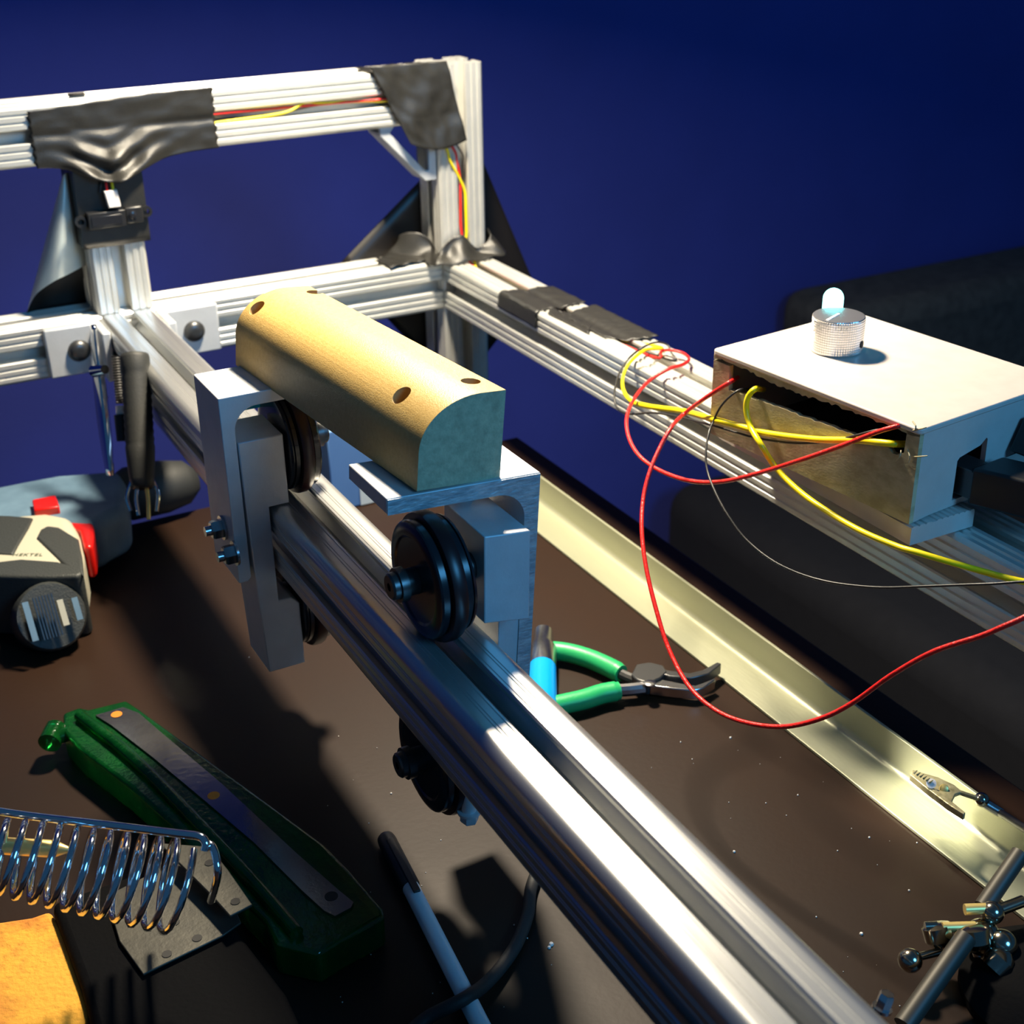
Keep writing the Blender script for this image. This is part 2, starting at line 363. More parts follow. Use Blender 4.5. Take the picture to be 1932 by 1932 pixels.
# 4, 5: tapes over the side rail
def wrap(y0, y1, xs, drop, jag=0.0006, lip=0.0):
    def f(u, v):
        y = y0 + (y1 - y0) * u + jag * math.sin(v * 50) * (1 if u in (0, 1) else 0) + lip * v * (1 - u)
        L = S + drop - xs; s = v * L
        if s < drop: x = -0.0011; z = S - drop + s
        else: x = s - drop; z = S + 0.0009
        z += 0.0007 * nz((y * 90, s * 120, 0), 1, 5); 
        dx = x - S / 2
        if s > drop: z -= 0.0016 * math.exp(-(dx / 0.0035) ** 2)
        return (x, y, z)
    return f
ya = pl(942, 549, 'z', S).y; yb = pl(1014, 585, 'z', S).y
tape_sheet(wrap(ya, yb - 0.004, 0, 0.012, lip=-0.012), 24, 40, label='black tape band over the side rail near the post')
def t5(u, v):
    x = 0.010 + (S - 0.010 + 0.0006) * v; y0 = -0.166; y1 = -0.246 + 0.02 * (1 - v) ** 2
    y = y0 + (y1 - y0) * u + 0.0008 * math.sin(v * 30)
    z = S + 0.0010 - 0.0016 * math.exp(-((x - 0.02) / 0.0035) ** 2) + 0.0012 * max(0, (x - 0.024) / 0.016) + 0.0005 * nz((u * 20, v * 8, 0), 1, 8)
    return (x, y, z)
tape_sheet(t5, 40, 20, label='second black tape piece where the wires leave the rail slot')
tape_sheet(lambda u, v: (0.003 + 0.010 * v + 0.002 * u, -0.163 - 0.052 * u + 0.012 * v, S + 0.0008 + 0.0004 * math.sin(u * 20)), 16, 6)
# 6: black block of tape wrapped around the middle post, behind the sensor
def t6(u, v):
    path = [(XL + S + 0.0035, 0.03), (XL + S + 0.0035, -0.0015), (XL - 0.0035, -0.0025), (XL - 0.004, 0.034)]
    s = u * 3; i = min(int(s), 2); f = s - i
    x = path[i][0] * (1 - f) + path[i + 1][0] * f; y = path[i][1] * (1 - f) + path[i + 1][1] * f
    return (x, y - 0.0003 * nz((u * 9, v * 5, 0), 1, 2), 0.0905 + (ZB - 0.002 - 0.0905) * v - 0.0012 * (1 - v) * math.sin(u * 3))
tape_sheet(t6, 30, 12, label='black tape wrapped round the middle post behind the sensor')

# black diamond panel behind the corner post, and curled film behind the middle post
pp = [pl(883, 243, 'y', 0.045), pl(640, 495, 'y', 0.045), pl(872, 800, 'y', 0.045), pl(1003, 530, 'y', 0.045)]
def pan(u, v):
    a, b, c, d = pp[0], pp[1], pp[2], pp[3]
    p = (a.lerp(b, u)).lerp(d.lerp(c, u), v)
    k = max(0, u + v - 1.15); p += (V((0.02, 0, 0.15)) - p) * 0.12 * k
    p.y = 0.0425 + 0.02 * max(0, u + v - 1.1) ** 2
    return p
obj('gusset_panel', MB().grid(pan, 16, 16), ['black_film', 'black_film'], fr, solid=0.0012, label='black diamond-shaped gusset sheet behind the corner post')
apx = V((-0.2785, 0.012, 0.146))
rim = spline([pl(50, 590, 'y', 0.034), pl(68, 556, 'y', 0.020), pl(100, 532, 'y', 0.010), pl(130, 517, 'y', 0.012), pl(165, 498, 'y', 0.026)], 6)
bak = spline([pl(50, 590, 'y', 0.034), pl(80, 592, 'y', 0.041), pl(120, 590, 'y', 0.0425), pl(172, 586, 'y', 0.0425)], 8)
def fan(P, bulge):
    def f(u, v):
        k = u * (len(P) - 1); i = min(int(k), len(P) - 2); r = P[i].lerp(P[i + 1], k - i)
        return apx.lerp(r, 0.08 + 0.92 * v) + V((0, -bulge * math.sin(u * PI) * math.sin(v * PI), 0))
    return f
obj('curled_sheet', MB().grid(fan(rim, 0.006), 24, 16, 0).grid(fan(bak, 0), 24, 16, 1), ['silver_film', 'black_film'], fr, label='curled sheet with silvery outside and black inside behind the middle post')

# ------------------------------------------------------------ distance sensor
yS = -0.0035
sn = thing('distance_sensor', 'black infrared distance sensor with white plug taped to the middle post', 'sensor', (-0.2535, -0.007, 0.1055))
obj('body', MB().box((-0.2735, yS - 0.0075, 0.1045), (-0.2475, yS, 0.1155)), 'black_plastic', sn, bevel=0.0006)
obj('lens_housing', MB().box((-0.2475, yS - 0.0065, 0.1050), (-0.2350, yS, 0.1165)), 'black_plastic', sn, bevel=0.0012)
obj('window', MB().box((-0.2715, yS - 0.0082, 0.1065), (-0.2505, yS - 0.0076, 0.1130)), 'wheel_black', sn, bevel=0.0002)
obj('lens', MB().lathe((-0.2425, yS - 0.0066, 0.1108), (0, -1, 0), [(0, 0.0032), (0.0008, 0.0030), (0.0014, 0.0018), (0.0015, 0.0004)], 20), 'wheel_black', sn)
for x in (-0.2775, -0.2318):
    m = MB(); pts = []
    for k in range(25):
        a = 2 * PI * k / 24; pts.append(a)
    m.lathe((x, yS - 0.003, 0.1095 if x < -0.25 else 0.1110), (0, 1, 0), [(0, 0.0022), (0, 0.0040), (0.003, 0.0040), (0.003, 0.0022), (0, 0.0022)], 20, caps=False)
    obj('mounting_ear', m, 'black_plastic', sn)
cA = pl(200, 365, 'y', -0.010); cB = pl(222, 385, 'y', -0.012)
m = MB(); m.prism([pl(197, 362, 'y', -0.0125), pl(221, 358, 'y', -0.0125), pl(229, 390, 'y', -0.0125), pl(206, 393, 'y', -0.0125)], (0, 0.005, 0))
obj('connector', m, 'connector', sn, bevel=0.0005, label='white plug')

# ------------------------------------------------------------ wires of the sensor, one run each
zc = ZB + S / 2
def pz(px, py, h=0.003): return pl(px, py, 'z', S + h)
eu = V((0.108, -0.994, 0)).normalized(); ev = V((0.994, 0.108, 0)).normalized(); BO = V((-0.0412, -0.416, 0.0505))
def bl(px, py, off=0.003): return pln(px, py, BO - ev * off, ev)
def wire(name, pts, r, m, label, sub=8, rf=None):
    return tag(obj(name, MB().tube(pts, r, 10, sub=sub, rfun=rf), m, angle=80), label, 'wire', 'sensor and control wires')
up = lambda q, dx: [pl(q[0], q[1], 'y', -0.0105), pl(q[0] - 3, q[1] - 16, 'y', -0.008), V((-0.256 + dx, -0.0035, 0.144)), V((-0.253 + dx, 0.0015, 0.158)), V((-0.245, 0.004, zc))]
wire('yellow_wire', up((214, 362), 0.003) + [(-0.215, 0.0045, zc - 0.003), (-0.198, 0.001, zc - 0.0045), (-0.165, 0.003, zc - 0.0035), pl(535, 213, 'y', 0.002), pl(575, 193, 'y', 0.003), (-0.09, 0.006, zc + 0.002), (-0.05, 0.003, zc), (-0.02, -0.002, zc - 0.005),
     pl(838, 272, 'y', -0.0015), pl(850, 305, 'y', -0.001), pl(866, 335, 'y', 0.0006), pl(877, 362, 'y', 0.001), pl(879, 400, 'y', 0.001), pl(880, 438, 'y', 0.001), (0.021, -0.001, 0.050), (0.022, -0.012, 0.040), (0.020, -0.03, 0.0345), (0.020, -0.12, 0.0345), (0.020, -0.20, 0.0345), pz(1245, 655, 0.001), pz(1218, 660, 0.004), at(1192, 680, 0.872), at(1177, 706, 0.862),
     at(1176, 735, 0.85), at(1192, 757, 0.835), at(1225, 767, 0.815), at(1290, 776, 0.785), bl(1345, 791, 0.006), bl(1395, 804, 0.005), bl(1450, 818, 0.004), bl(1540, 829, 0.003), bl(1620, 831, 0.0015), bl(1680, 837, 0.0004), bl(1708, 838, -0.008)],
     0.00145, 'yellow_wire', 'yellow wire looping from the rail slot into the torn box side', rf=lambda t: 0.00105 if t < 0.72 else (0.00105 + (0.0017 - 0.00105) * min(1, (t - 0.72) / 0.06)))
wire('red_wire', up((203, 362), 0.0) + [(-0.21, 0.0025, zc + 0.0015), (-0.17, 0.002, zc + 0.0025), (-0.13, 0.003, zc + 0.002), (-0.09, 0.006, zc + 0.001), (-0.055, 0.002, zc + 0.001), (-0.02, -0.002, zc - 0.002), pl(852, 275, 'y', -0.001), pl(862, 305, 'y', 0.0005), pl(868, 340, 'y', 0.002), pl(869, 400, 'y', 0.002), pl(870, 432, 'y', 0.001),
     (0.019, -0.002, 0.050), (0.018, -0.012, 0.040), (0.0185, -0.03, 0.0365), (0.0185, -0.12, 0.0355), (0.0185, -0.20, 0.0355), pz(1234, 674, 0.0), pz(1248, 662, 0.003), pz(1268, 661, 0.005), pz(1290, 667, 0.005), pz(1300, 678, 0.005), pz(1288, 688, 0.006), pz(1262, 696, 0.006), at(1230, 715, 0.845), at(1207, 738, 0.83), at(1190, 765, 0.815), at(1182, 795, 0.80),
     at(1188, 830, 0.785), at(1208, 862, 0.77), at(1245, 888, 0.755), at(1300, 907, 0.735), at(1360, 909, 0.718), at(1430, 893, 0.70), at(1510, 868, 0.675), at(1590, 840, 0.655), bl(1655, 815, 0.004), bl(1694, 804, 0.001), bl(1710, 800, -0.008)],
     0.00105, 'red_wire', 'red wire looping widely from the rail slot to the near end of the box opening', rf=lambda t: 0.0009 if t < 0.6 else (0.0011 if t < 0.8 else 0.0012))
wire('black_wire', [(-0.262, -0.006, 0.128), (-0.256, -0.0028, 0.145), (-0.252, 0.002, 0.158), (-0.245, 0.004, zc - 0.002), (-0.20, 0.005, zc - 0.001), (-0.13, 0.005, zc - 0.002), (-0.08, 0.006, zc + 0.001), (-0.02, -0.002, zc - 0.004), pl(866, 280, 'y', -0.0005), pl(872, 320, 'y', 0.002), pl(874, 400, 'y', 0.003), (0.020, 0.002, 0.055), (0.020, -0.004, 0.045), (0.0215, -0.02, 0.0365), (0.0215, -0.15, 0.0365), (0.0215, -0.235, 0.0365), pz(1270, 680, 0.0), pz(1266, 664, 0.004),
     pz(1258, 650, 0.007), pz(1238, 646, 0.010), pz(1212, 656, 0.012), at(1185, 678, 0.87), at(1166, 710, 0.86), at(1159, 745, 0.845), at(1165, 770, 0.835), at(1188, 781, 0.82), at(1235, 779, 0.80), at(1290, 789, 0.77), bl(1345, 803, 0.005), bl(1390, 816, 0.004), bl(1430, 827, 0.003), bl(1500, 836, 0.002), bl(1570, 832, 0.002), bl(1640, 815, 0.0016), bl(1700, 800, -0.006)],
     0.00065, 'black_wire', 'thin black wire looping from the rail slot below the yellow wire')
wire('red_wire', [bl(1392, 712, -0.010), bl(1377, 721, 0.003), bl(1350, 738, 0.006), bl(1322, 757, 0.006), at(1292, 780, 0.755), at(1268, 805, 0.735), at(1245, 845, 0.73), at(1226, 890, 0.725), at(1214, 940, 0.72), at(1211, 1000, 0.71), at(1219, 1070, 0.70), at(1238, 1150, 0.69), at(1262, 1225, 0.68),
     at(1300, 1295, 0.665), at(1350, 1340, 0.65), at(1410, 1364, 0.635), at(1480, 1371, 0.62), at(1550, 1355, 0.605), at(1610, 1325, 0.595), at(1680, 1275, 0.58), at(1760, 1230, 0.565), at(1850, 1200, 0.55), at(1910, 1175, 0.54), at(2000, 1140, 0.53), at(2200, 1110, 0.50), at(2450, 1180, 0.47), at(2700, 1400, 0.46)],
     0.00115, 'red_wire', 'long red wire drooping from the box across the aluminium strip')
wire('yellow_wire', [bl(1440, 735, -0.010), bl(1425, 734, 0.001), bl(1411, 750, 0.004), bl(1408, 775, 0.005), bl(1416, 805, 0.006), bl(1435, 838, 0.010), at(1462, 880, 0.70), at(1500, 920, 0.69), at(1550, 958, 0.675), at(1620, 1000, 0.655), at(1690, 1030, 0.64), at(1730, 1042, 0.632), at(1790, 1060, 0.625), at(1850, 1077, 0.62), at(1910, 1093, 0.61), at(2010, 1115, 0.60), at(2200, 1170, 0.57), at(2450, 1300, 0.53), at(2700, 1520, 0.49)],
     0.00155, 'yellow_wire', 'yellow wire running from the box along the side rail to the right')
wire('black_wire', [bl(1420, 735, -0.008), bl(1397, 735, 0.001), bl(1375, 750, 0.006), bl(1358, 770, 0.008), at(1346, 795, 0.725), at(1338, 815, 0.72), at(1332, 850, 0.715), at(1334, 885, 0.71), at(1348, 925, 0.70), at(1372, 970, 0.69), at(1410, 1020, 0.68), at(1470, 1065, 0.665), at(1550, 1095, 0.65), at(1650, 1108, 0.63), at(1750, 1106, 0.61), at(1860, 1102, 0.59), at(2000, 1100, 0.57), at(2250, 1150, 0.53), at(2650, 1450, 0.48)],
     0.0006, 'black_wire', 'thin black wire hanging below the side rail toward the right')

# ------------------------------------------------------------ roller carriage
cg = thing('roller_carriage', 'roller carriage with golden rounded block on two angle brackets over the centre rail', 'carriage', (-0.25, -0.43, 0.04))
def fil(cx, cz, r, a0, a1, n=8): return [(cx + r * math.cos(math.radians(a0 + (a1 - a0) * i / n)), cz + r * math.sin(math.radians(a0 + (a1 - a0) * i / n))) for i in range(n + 1)]
# far (left) bracket
x0 = -0.295; t = 0.0068; zt = 0.103
Lp = [(x0, 0.002), (x0, zt), (-0.229, zt), (-0.229, zt - t)] + fil(x0 + t + 0.012, zt - t - 0.012, 0.012, 90, 180) + [(x0 + t, 0.004), (x0 + t - 0.002, 0.002)]
yF, yB = -0.3635, -0.3236
b1 = obj('angle_bracket', MB().prism([(x, yF, z) for x, z in Lp], (0, yB - yF, 0)), 'alu_plain', cg, bevel=0.0005)
Cp = [(-0.2878, 0.0785), (-0.2645, 0.0785), (-0.2645, 0.0408), (-0.2752, 0.0408), (-0.2752, -0.0135), (-0.2685, -0.0135), (-0.264, -0.018), (-0.264, -0.055), (-0.2842, -0.055), (-0.2862, 0.0)]
obj('axle_block', MB().prism([(x, yF - 0.0003, z) for x, z in Cp], (0, 0.031, 0)), 'alu_plain', b1, bevel=0.0006)
m = MB()
for q in ((410, 998), (434, 1046)):
    p = pl(q[0], q[1], 'x', -0.2985); hexbolt(m, (x0 - 0.0002, p.y, p.z), (-1, 0, 0), 0.0052, 0.0055)
    m.cyl((x0 - 0.004, p.y, p.z), (x0 - 0.010, p.y, p.z), 0.0026)
obj('bolt', m, 'steel', b1, angle=30)
obj('blue_tape', MB().box((-0.276, -0.326, 0.0795), (-0.262, -0.3245, 0.0963)), 'blue_tape', b1, label='bright cyan tape tab')
# near (right) bracket, tilted a little
TL = Matrix.Translation((-0.235, 0, 0.10)) @ Matrix.Rotation(math.radians(3.6), 4, 'Y') @ Matrix.Translation((0.235, 0, -0.10))
TW = Matrix.Translation((-0.235, 0, 0.10)) @ Matrix.Rotation(math.radians(2.4), 4, 'Y') @ Matrix.Translation((0.235, 0, -0.10))
zt = 0.1016; xr = -0.1995
Rp = [(-0.2710, zt), (xr, zt), (xr, -0.035), (xr - t, -0.035)] + fil(xr - t - 0.013, zt - t - 0.013, 0.013, 0, 90) + [(-0.2710, zt - t)]
yF2, yB2 = -0.5080, -0.4680
b2 = obj('angle_bracket', MB().prism([(x, yF2, z) for x, z in Rp], (0, yB2 - yF2, 0)).xf(TL), ['alu_plain'], cg, bevel=0.0005, label='near bracket with rough sawn edge')
obj('sawn_edge', MB().prism([(x + (0.0003 if x < -0.25 else -0.0003), yF2 - 0.0004, z + (-0.0004 if z > 0.05 else 0.0004)) for x, z in Rp], (0, 0.0003, 0)).xf(TL), 'alu_sawn', b2, smooth=False)
Dp = [(-0.2180, 0.0765), (-0.2067, 0.0765), (-0.2067, -0.055), (-0.229, -0.055), (-0.229, -0.016), (-0.2180, -0.016)]
yK = -0.5245
q = [pl(914, 1013, 'y', yK), pl(1001, 1001, 'y', yK), pl(999, 1168, 'y', yK), pl(914, 1177, 'y', yK)]
obj('axle_block', MB().prism(q, (0, 0.038, 0)), 'alu_plain', b2, bevel=0.0006)
obj('web', MB().prism([(x, yF2 + 0.0002, z) for x, z in Dp], (0, 0.030, 0)).xf(TW), 'alu_plain', b2, bevel=0.0006)
m = MB(); hexbolt(m, (-0.2235, -0.485, 0.090), (0, 0, -1), 0.0045, 0.006)
obj('bolt', m.xf(TL), 'chrome', b2)
def wheel(cy, cz, flip, lab=None):
    xc = -0.254
    w = obj('roller', MB().lathe((xc, cy, cz), (flip, 0, 0), [(-0.0078, 0.009), (-0.0078, 0.0185), (-0.0084, 0.0195), (-0.0084, 0.0230), (-0.0076, 0.0250), (-0.0068, 0.0255), (-0.0042, 0.0255), (-0.0033, 0.0245), (0.0033, 0.0245), (0.0040, 0.0255), (0.0060, 0.0255), (0.0064, 0.0243), (0.0069, 0.0243), (0.0072, 0.0252), (0.0084, 0.0248), (0.0088, 0.023), (0.0092, 0.0190), (0.0092, 0.008), (0.0060, 0.006), (-0.0078, 0.006), (-0.0078, 0.009)], 56, caps=False), 'wheel_black', cg, label=lab, angle=28)
    obj('tyre', MB().lathe((xc, cy, cz), (flip, 0, 0), [(-0.0034, 0.0244), (-0.0030, 0.0278), (-0.0015, 0.0284), (0.0015, 0.0284), (0.0030, 0.0278), (0.0034, 0.0244)], 56, caps=False), 'maroon_rubber', w, angle=50)
    obj('axle', MB().lathe((xc, cy, cz), (flip, 0, 0), [(-0.0198, 0.0018), (-0.0198, 0.0050), (-0.0190, 0.0058), (-0.0165, 0.0060), (-0.0165, 0.0074), (-0.0130, 0.0074), (-0.0130, 0.0058), (-0.0060, 0.0058)], 28, caps=False), 'steel_dark', w)
    obj('spacer', MB().lathe((xc, cy, cz), (flip, 0, 0), [(0.0090, 0.0095), (0.0150, 0.0095), (0.0150, 0.0060), (0.0262, 0.0060)], 24), 'steel_dark', w)
    return w
wheel(-0.512, 0.0660, 1)
wheel(-0.509, -0.0260, 1)
wheel(-0.3425, 0.0660, -1)
wheel(-0.3425, -0.0260, -1)
m = MB(); hexbolt(m, at(885, 1528, 0.60), (0, 0, -1), 0.0042, 0.005); m.cyl(at(885, 1528, 0.60), at(885, 1528, 0.60) + V((0, 0, 0.016)), 0.0032)
obj('bolt', m, 'alu_plain', cg)
# golden block
BW, BH, BL = 0.0400, 0.0388, 0.190
arc = [(0.0285 + 0.0285 * math.cos(math.radians(90 + 90 * i / 18)), 0.0165 + (BH - 0.0165) * math.sin(math.radians(90 + 90 * i / 18))) for i in range(19)]
Dsec = [(BW, 0), (BW, BH)] + arc + [(0, 0)]
nd = len(Dsec)
yd = V((-0.0133, 0.1824, -0.0022)).normalized(); xd = V((1, 0, -0.105)); xd = (xd - yd * xd.dot(yd)).normalized(); zd = xd.cross(yd)
org = V((-0.2575, -0.5082, 0.1042))
tr = Matrix((( xd.x, yd.x, zd.x, org.x), (xd.y, yd.y, zd.y, org.y), (xd.z, yd.z, zd.z, org.z), (0, 0, 0, 1)))
mb = MB().prism([(x, 0, z) for x, z in Dsec], (0, BL, 0), 1, 0).xf(tr)
me_o = obj('gold_block', mb, ['mdf', 'mdf_end', 'mdf_hole'], None)
cut = MB(); inv = tr.inverted()
def inside(p):
    x, z = p.x, p.z
    if x < 0 or x > BW or z < 0 or z > BH: return False
    return not (x < 0.0285 and z > 0.0165 and ((x - 0.0285) / 0.0285) ** 2 + ((z - 0.0165) / (BH - 0.0165)) ** 2 > 1)
def hole(px, py, r):
    d = ray(px, py).normalized(); q = CAMP + d * 0.3; k = 0
    while k < 9000 and not inside(inv @ q): q = q + d * 0.0001; k += 1
    p = inv @ q
    n = V(((p.x - 0.0285) / 0.0285 ** 2, 0, (p.z - 0.0165) / (BH - 0.0165) ** 2)).normalized() if p.x < 0.0285 else V((0, 0, 1))
    cut.lathe(p + n * 0.003, -n, [(0, r), (0.017, r)], 28)
for q in ((757, 745, 0.0046), (888, 719, 0.0042), (484, 580, 0.0046), (594, 551, 0.0042)): hole(*q)
cu = obj('cutter', cut.xf(tr), 'mdf_hole', None)
md = me_o.modifiers.new('b', 'BOOLEAN'); md.object = cu; md.solver = 'EXACT'; md.material_mode = 'TRANSFER' if hasattr(md, 'material_mode') else None
dg = bpy.context.evaluated_depsgraph_get(); nm = bpy.data.meshes.new_from_object(me_o.evaluated_get(dg))
bpy.data.objects.remove(me_o); bpy.data.objects.remove(cu)
gb = bpy.data.objects.new('gold_block', nm); C.objects.link(gb); gb.parent = cg; gb.matrix_parent_inverse = Matrix.Translation(-V(cg.location))
for p in nm.polygons: p.use_smooth = True
nm.set_sharp_from_angle(angle=math.radians(35))
gb['label'] = 'golden fibreboard block, flat below and rounded above, with four bored holes'
md = gb.modifiers.new('bevel', 'BEVEL'); md.width = 0.0005; md.segments = 2; md.limit_method = 'ANGLE'; md.angle_limit = math.radians(50)

# ------------------------------------------------------------ control box on its aluminium strip
m = MB(); pts = []
prof = [(-0.0267, 0.0404), (0.0137, 0.0404), (0.0137, 0.0488)]
xs = 0.0137
for k in range(7):
    a = xs - 0.0036 * k; prof += [(a - 0.0006, 0.0500), (a - 0.0022, 0.0500), (a - 0.0028, 0.0494)]
prof += [(-0.0120, 0.0494), (-0.0135, 0.0494)]
for k in range(3):
    a = -0.0140 - 0.0042 * k; prof += [(a - 0.0005, 0.0500), (a - 0.0030, 0.0500), (a - 0.0036, 0.0492)]
prof += [(-0.0267, 0.0494)]
tag(obj('ribbed_strip', MB().prism([(x, -0.5555, z) for x, z in prof], (0, 0.15, 0)), 'box_plastic', smooth=False), 'short ribbed pale strip between the control box and the side rail', 'strip')
def bb(u, v, w): return BO + eu * u + ev * v + V((0, 0, w))
BLn, BWd, BHt = 0.1378, 0.106, 0.0482
cb = thing('control_box', 'white plastic control box with torn side, silver knob and glowing light', 'control box', tuple(bb(BLn / 2, BWd / 2, 0)))
def bprism(m, uv, w0, w1, mi=0): return m.prism([bb(u, v, w0) for u, v in uv], (0, 0, w1 - w0), mi)
def rect(u0, v0, u1, v1): return [(u0, v0), (u1, v0), (u1, v1), (u0, v1)]
def rrect(u0, v0, u1, v1, r, n=5):
    out = []
    for cx, cy, a in ((u1 - r, v0 + r, -90), (u1 - r, v1 - r, 0), (u0 + r, v1 - r, 90), (u0 + r, v0 + r, 180)):
        out += [(cx + r * math.cos(math.radians(a + 90 * i / n)), cy + r * math.sin(math.radians(a + 90 * i / n))) for i in range(n + 1)]
    return out
obj('lid', bprism(MB(), rrect(-0.0008, -0.0008, BLn + 0.0006, BWd + 0.0006, 0.003), BHt - 0.0030, BHt), 'box_plastic', cb, bevel=0.0008)
obj('bottom', bprism(MB(), rect(0.001, 0.001, BLn - 0.001, BWd - 0.001), 0, 0.003), 'box_plastic', cb)
T = 0.0028
# torn side (v = 0 plane): polygon with ragged edges, thickness T
def face_poly(m, pts, mi=0): m.prism([bb(u, 0, w) for u, w in pts], ev * T, mi); return m
random.seed(3)
low = [(0, 0.0), (BLn, 0.0), (BLn, 0.0455), (BLn - 0.0075, 0.0455), (BLn - 0.0078, 0.0335)]
n = 44
for i in range(n + 1):
    u = BLn - 0.009 - (BLn - 0.009 - 0.014) * i / n; w = 0.0335 - 0.0045 * i / n + random.uniform(-0.0005, 0.0006) - (0.002 if 0 < i < 3 else 0)
    low.append((u, w))
low += [(0.0125, 0.0285), (0.0122, 0.0420), (0, 0.0420)]
obj('torn_side', face_poly(MB(), low), 'box_scuffed', cb, smooth=False, label='scuffed greyish side panel with a long ragged slot torn open')
lip = [(0, 0.0425), (0, 0.0452), (BLn, 0.0452), (BLn, 0.0447)]
n = 60
for i in range(n + 1):
    u = BLn - 0.004 - (BLn - 0.008) * i / n; w = 0.0438 - 0.0018 * math.exp(-((u - 0.055) / 0.02) ** 2) + random.uniform(-0.0009, 0.0005)
    lip.append((u, w))
obj('torn_lip', face_poly(MB(), lip), 'box_scuffed', cb, smooth=False)
# other walls
obj('side_wall', bprism(MB(), rect(0, BWd - T, BLn, BWd), 0.0, BHt - 0.003), 'box_plastic', cb)
obj('far_wall', bprism(MB(), rect(0, T, T, BWd - T), 0.0, BHt - 0.003), 'box_plastic', cb)
# near wall with a cut for the plug
nw = MB()
def npoly(pts): nw.prism([bb(BLn - T, v, w) for v, w in pts], eu * T)
npoly([(T, 0), (0.030, 0.002), (0.030, 0.0245), (0.0315, 0.026), (0.046, 0.0285), (0.050, 0.0315), (0.051, 0.0305), (0.0515, 0.015), (BWd - T, 0.020), (BWd - T, BHt - 0.003), (T, BHt - 0.003)])
obj('near_wall', nw, 'box_plastic', cb, smooth=False, label='near wall with a rough cut-out for the plug')
obj('circuit_board', bprism(MB(), rect(0.02, 0.03, BLn - 0.006, BWd - 0.006), 0.012, 0.0136), 'dark_inside', cb)
# frayed threads at the near end of the opening
m = MB()
for (px, py, qx, qy) in ((1722, 795, 1727, 812), (1700, 850, 1690, 870), (1712, 848, 1714, 872), (1722, 812, 1748, 806), (1722, 862, 1750, 860)):
    m.tube([bl(px, py, 0.0005), bl((px + qx) / 2 + 3, (py + qy) / 2, 0.003), bl(qx, qy, 0.002)], 0.00035, 6, sub=4)
fo = obj('frayed_edge', m, 'box_scuffed', cb)
# knob
kp = pl(1577, 660, 'z', BO.z + BHt); kz = BO.z + BHt
kn = obj('knob', MB().lathe((kp.x, kp.y, kz), (0, 0, 1), [(0.0004, 0.0120), (0.0004, 0.0134)] + [(0.0010 + 0.0013 * i + d, 0.0137 - dr) for i in range(13) for d, dr in ((0, 0), (0.0009, 0), (0.0011, 0.00035))] + [(0.0185, 0.0137), (0.0190, 0.0132), (0.0192, 0.0120), (0.0190, 0.0001)], 128, knurl=(0.0133, 0.0004)), 'steel_bright' if 'steel_bright' in M else 'chrome', cb, angle=20, label='round knurled aluminium knob')
mat('knob_alu', (0.80, 0.80, 0.78), 0.9, 0.24, None, 30, 0.1, 900)
kn.data.materials[0] = M['knob_alu']
obj('reflection_line', MB().prism([V((kp.x, kp.y, kz + 0.0191)) + V(a) for a in ((-0.012, -0.0035, 0), (-0.0115, -0.0048, 0), (0.001, 0.0006, 0), (0.0005, 0.0018, 0))], (0, 0, 0.0004)), 'connector', kn)  # white line standing for the shiny reflection on the knob top
sp = pl(1615, 648, 'y', kp.y - 0.0095)
dirn = V((sp.x - kp.x, sp.y - kp.y, 0)).normalized()
obj('set_screw', MB().cyl(V((kp.x, kp.y, sp.z)) + dirn * 0.012, V((kp.x, kp.y, sp.z)) + dirn * 0.0140, 0.0019, n=16), 'dark_inside', kn)
lp = pl(1569, 600, 'z', kz)
obj('indicator_light', MB().lathe((lp.x, lp.y, kz), (0, 0, 1), [(0, 0.0062), (0.0012, 0.0062), (0.0012, 0.0056), (0.0115, 0.0056)] + [(0.0115 + 0.0056 * math.sin(PI / 2 * i / 8), 0.0056 * math.cos(PI / 2 * i / 8)) for i in range(1, 9)], 28), 'led', cb, label='glowing pale cyan dome light')
l = bpy.data.lights.new('indicator_glow', 'POINT'); l.energy = 0.012; l.color = (0.1, 0.9, 1.0); l.shadow_soft_size = 0.006
o = bpy.data.objects.new('indicator_glow', l); C.objects.link(o); o.location = (lp.x, lp.y, kz + 0.022)
# plug and its lead
pg = thing('black_plug', 'black rectangular cable plug pushed into the near wall of the box', 'plug', tuple(bb(BLn, 0.05, 0.012)))
obj('plug_shell', MB().prism([bb(BLn - 0.010, 0.0335, 0.006), bb(BLn - 0.010, 0.0485, 0.006), bb(BLn - 0.010, 0.0485, 0.0205), bb(BLn - 0.010, 0.0335, 0.0205)], eu * 0.018), 'steel_dark', pg, bevel=0.0006)
pb = [bb(BLn + 0.006, 0.0330, 0.0030), bb(BLn + 0.006, 0.0560, 0.0030), bb(BLn + 0.006, 0.0560, 0.0225), bb(BLn + 0.006, 0.0330, 0.0225)]
obj('plug_body', MB().prism(pb, eu * 0.042 + ev * 0.014), 'black_plastic', pg, bevel=0.0015)
e0 = bb(BLn + 0.046, 0.058, 0.013)
obj('cable', MB().tube([e0, e0 + eu * 0.03 + ev * 0.02, e0 + eu * 0.08 + ev * 0.06 + V((0, 0, -0.03)), e0 + eu * 0.12 + ev * 0.14 + V((0, 0, -0.10))], 0.0032, 12), 'black_plastic', pg)
obj('plug_latch', MB().prism([bb(BLn + 0.002, 0.066, 0.021), bb(BLn + 0.002, 0.086, 0.021), bb(BLn + 0.002, 0.086, 0.037), bb(BLn + 0.002, 0.074, 0.037)], eu * 0.010), 'black_plastic', pg, bevel=0.001)

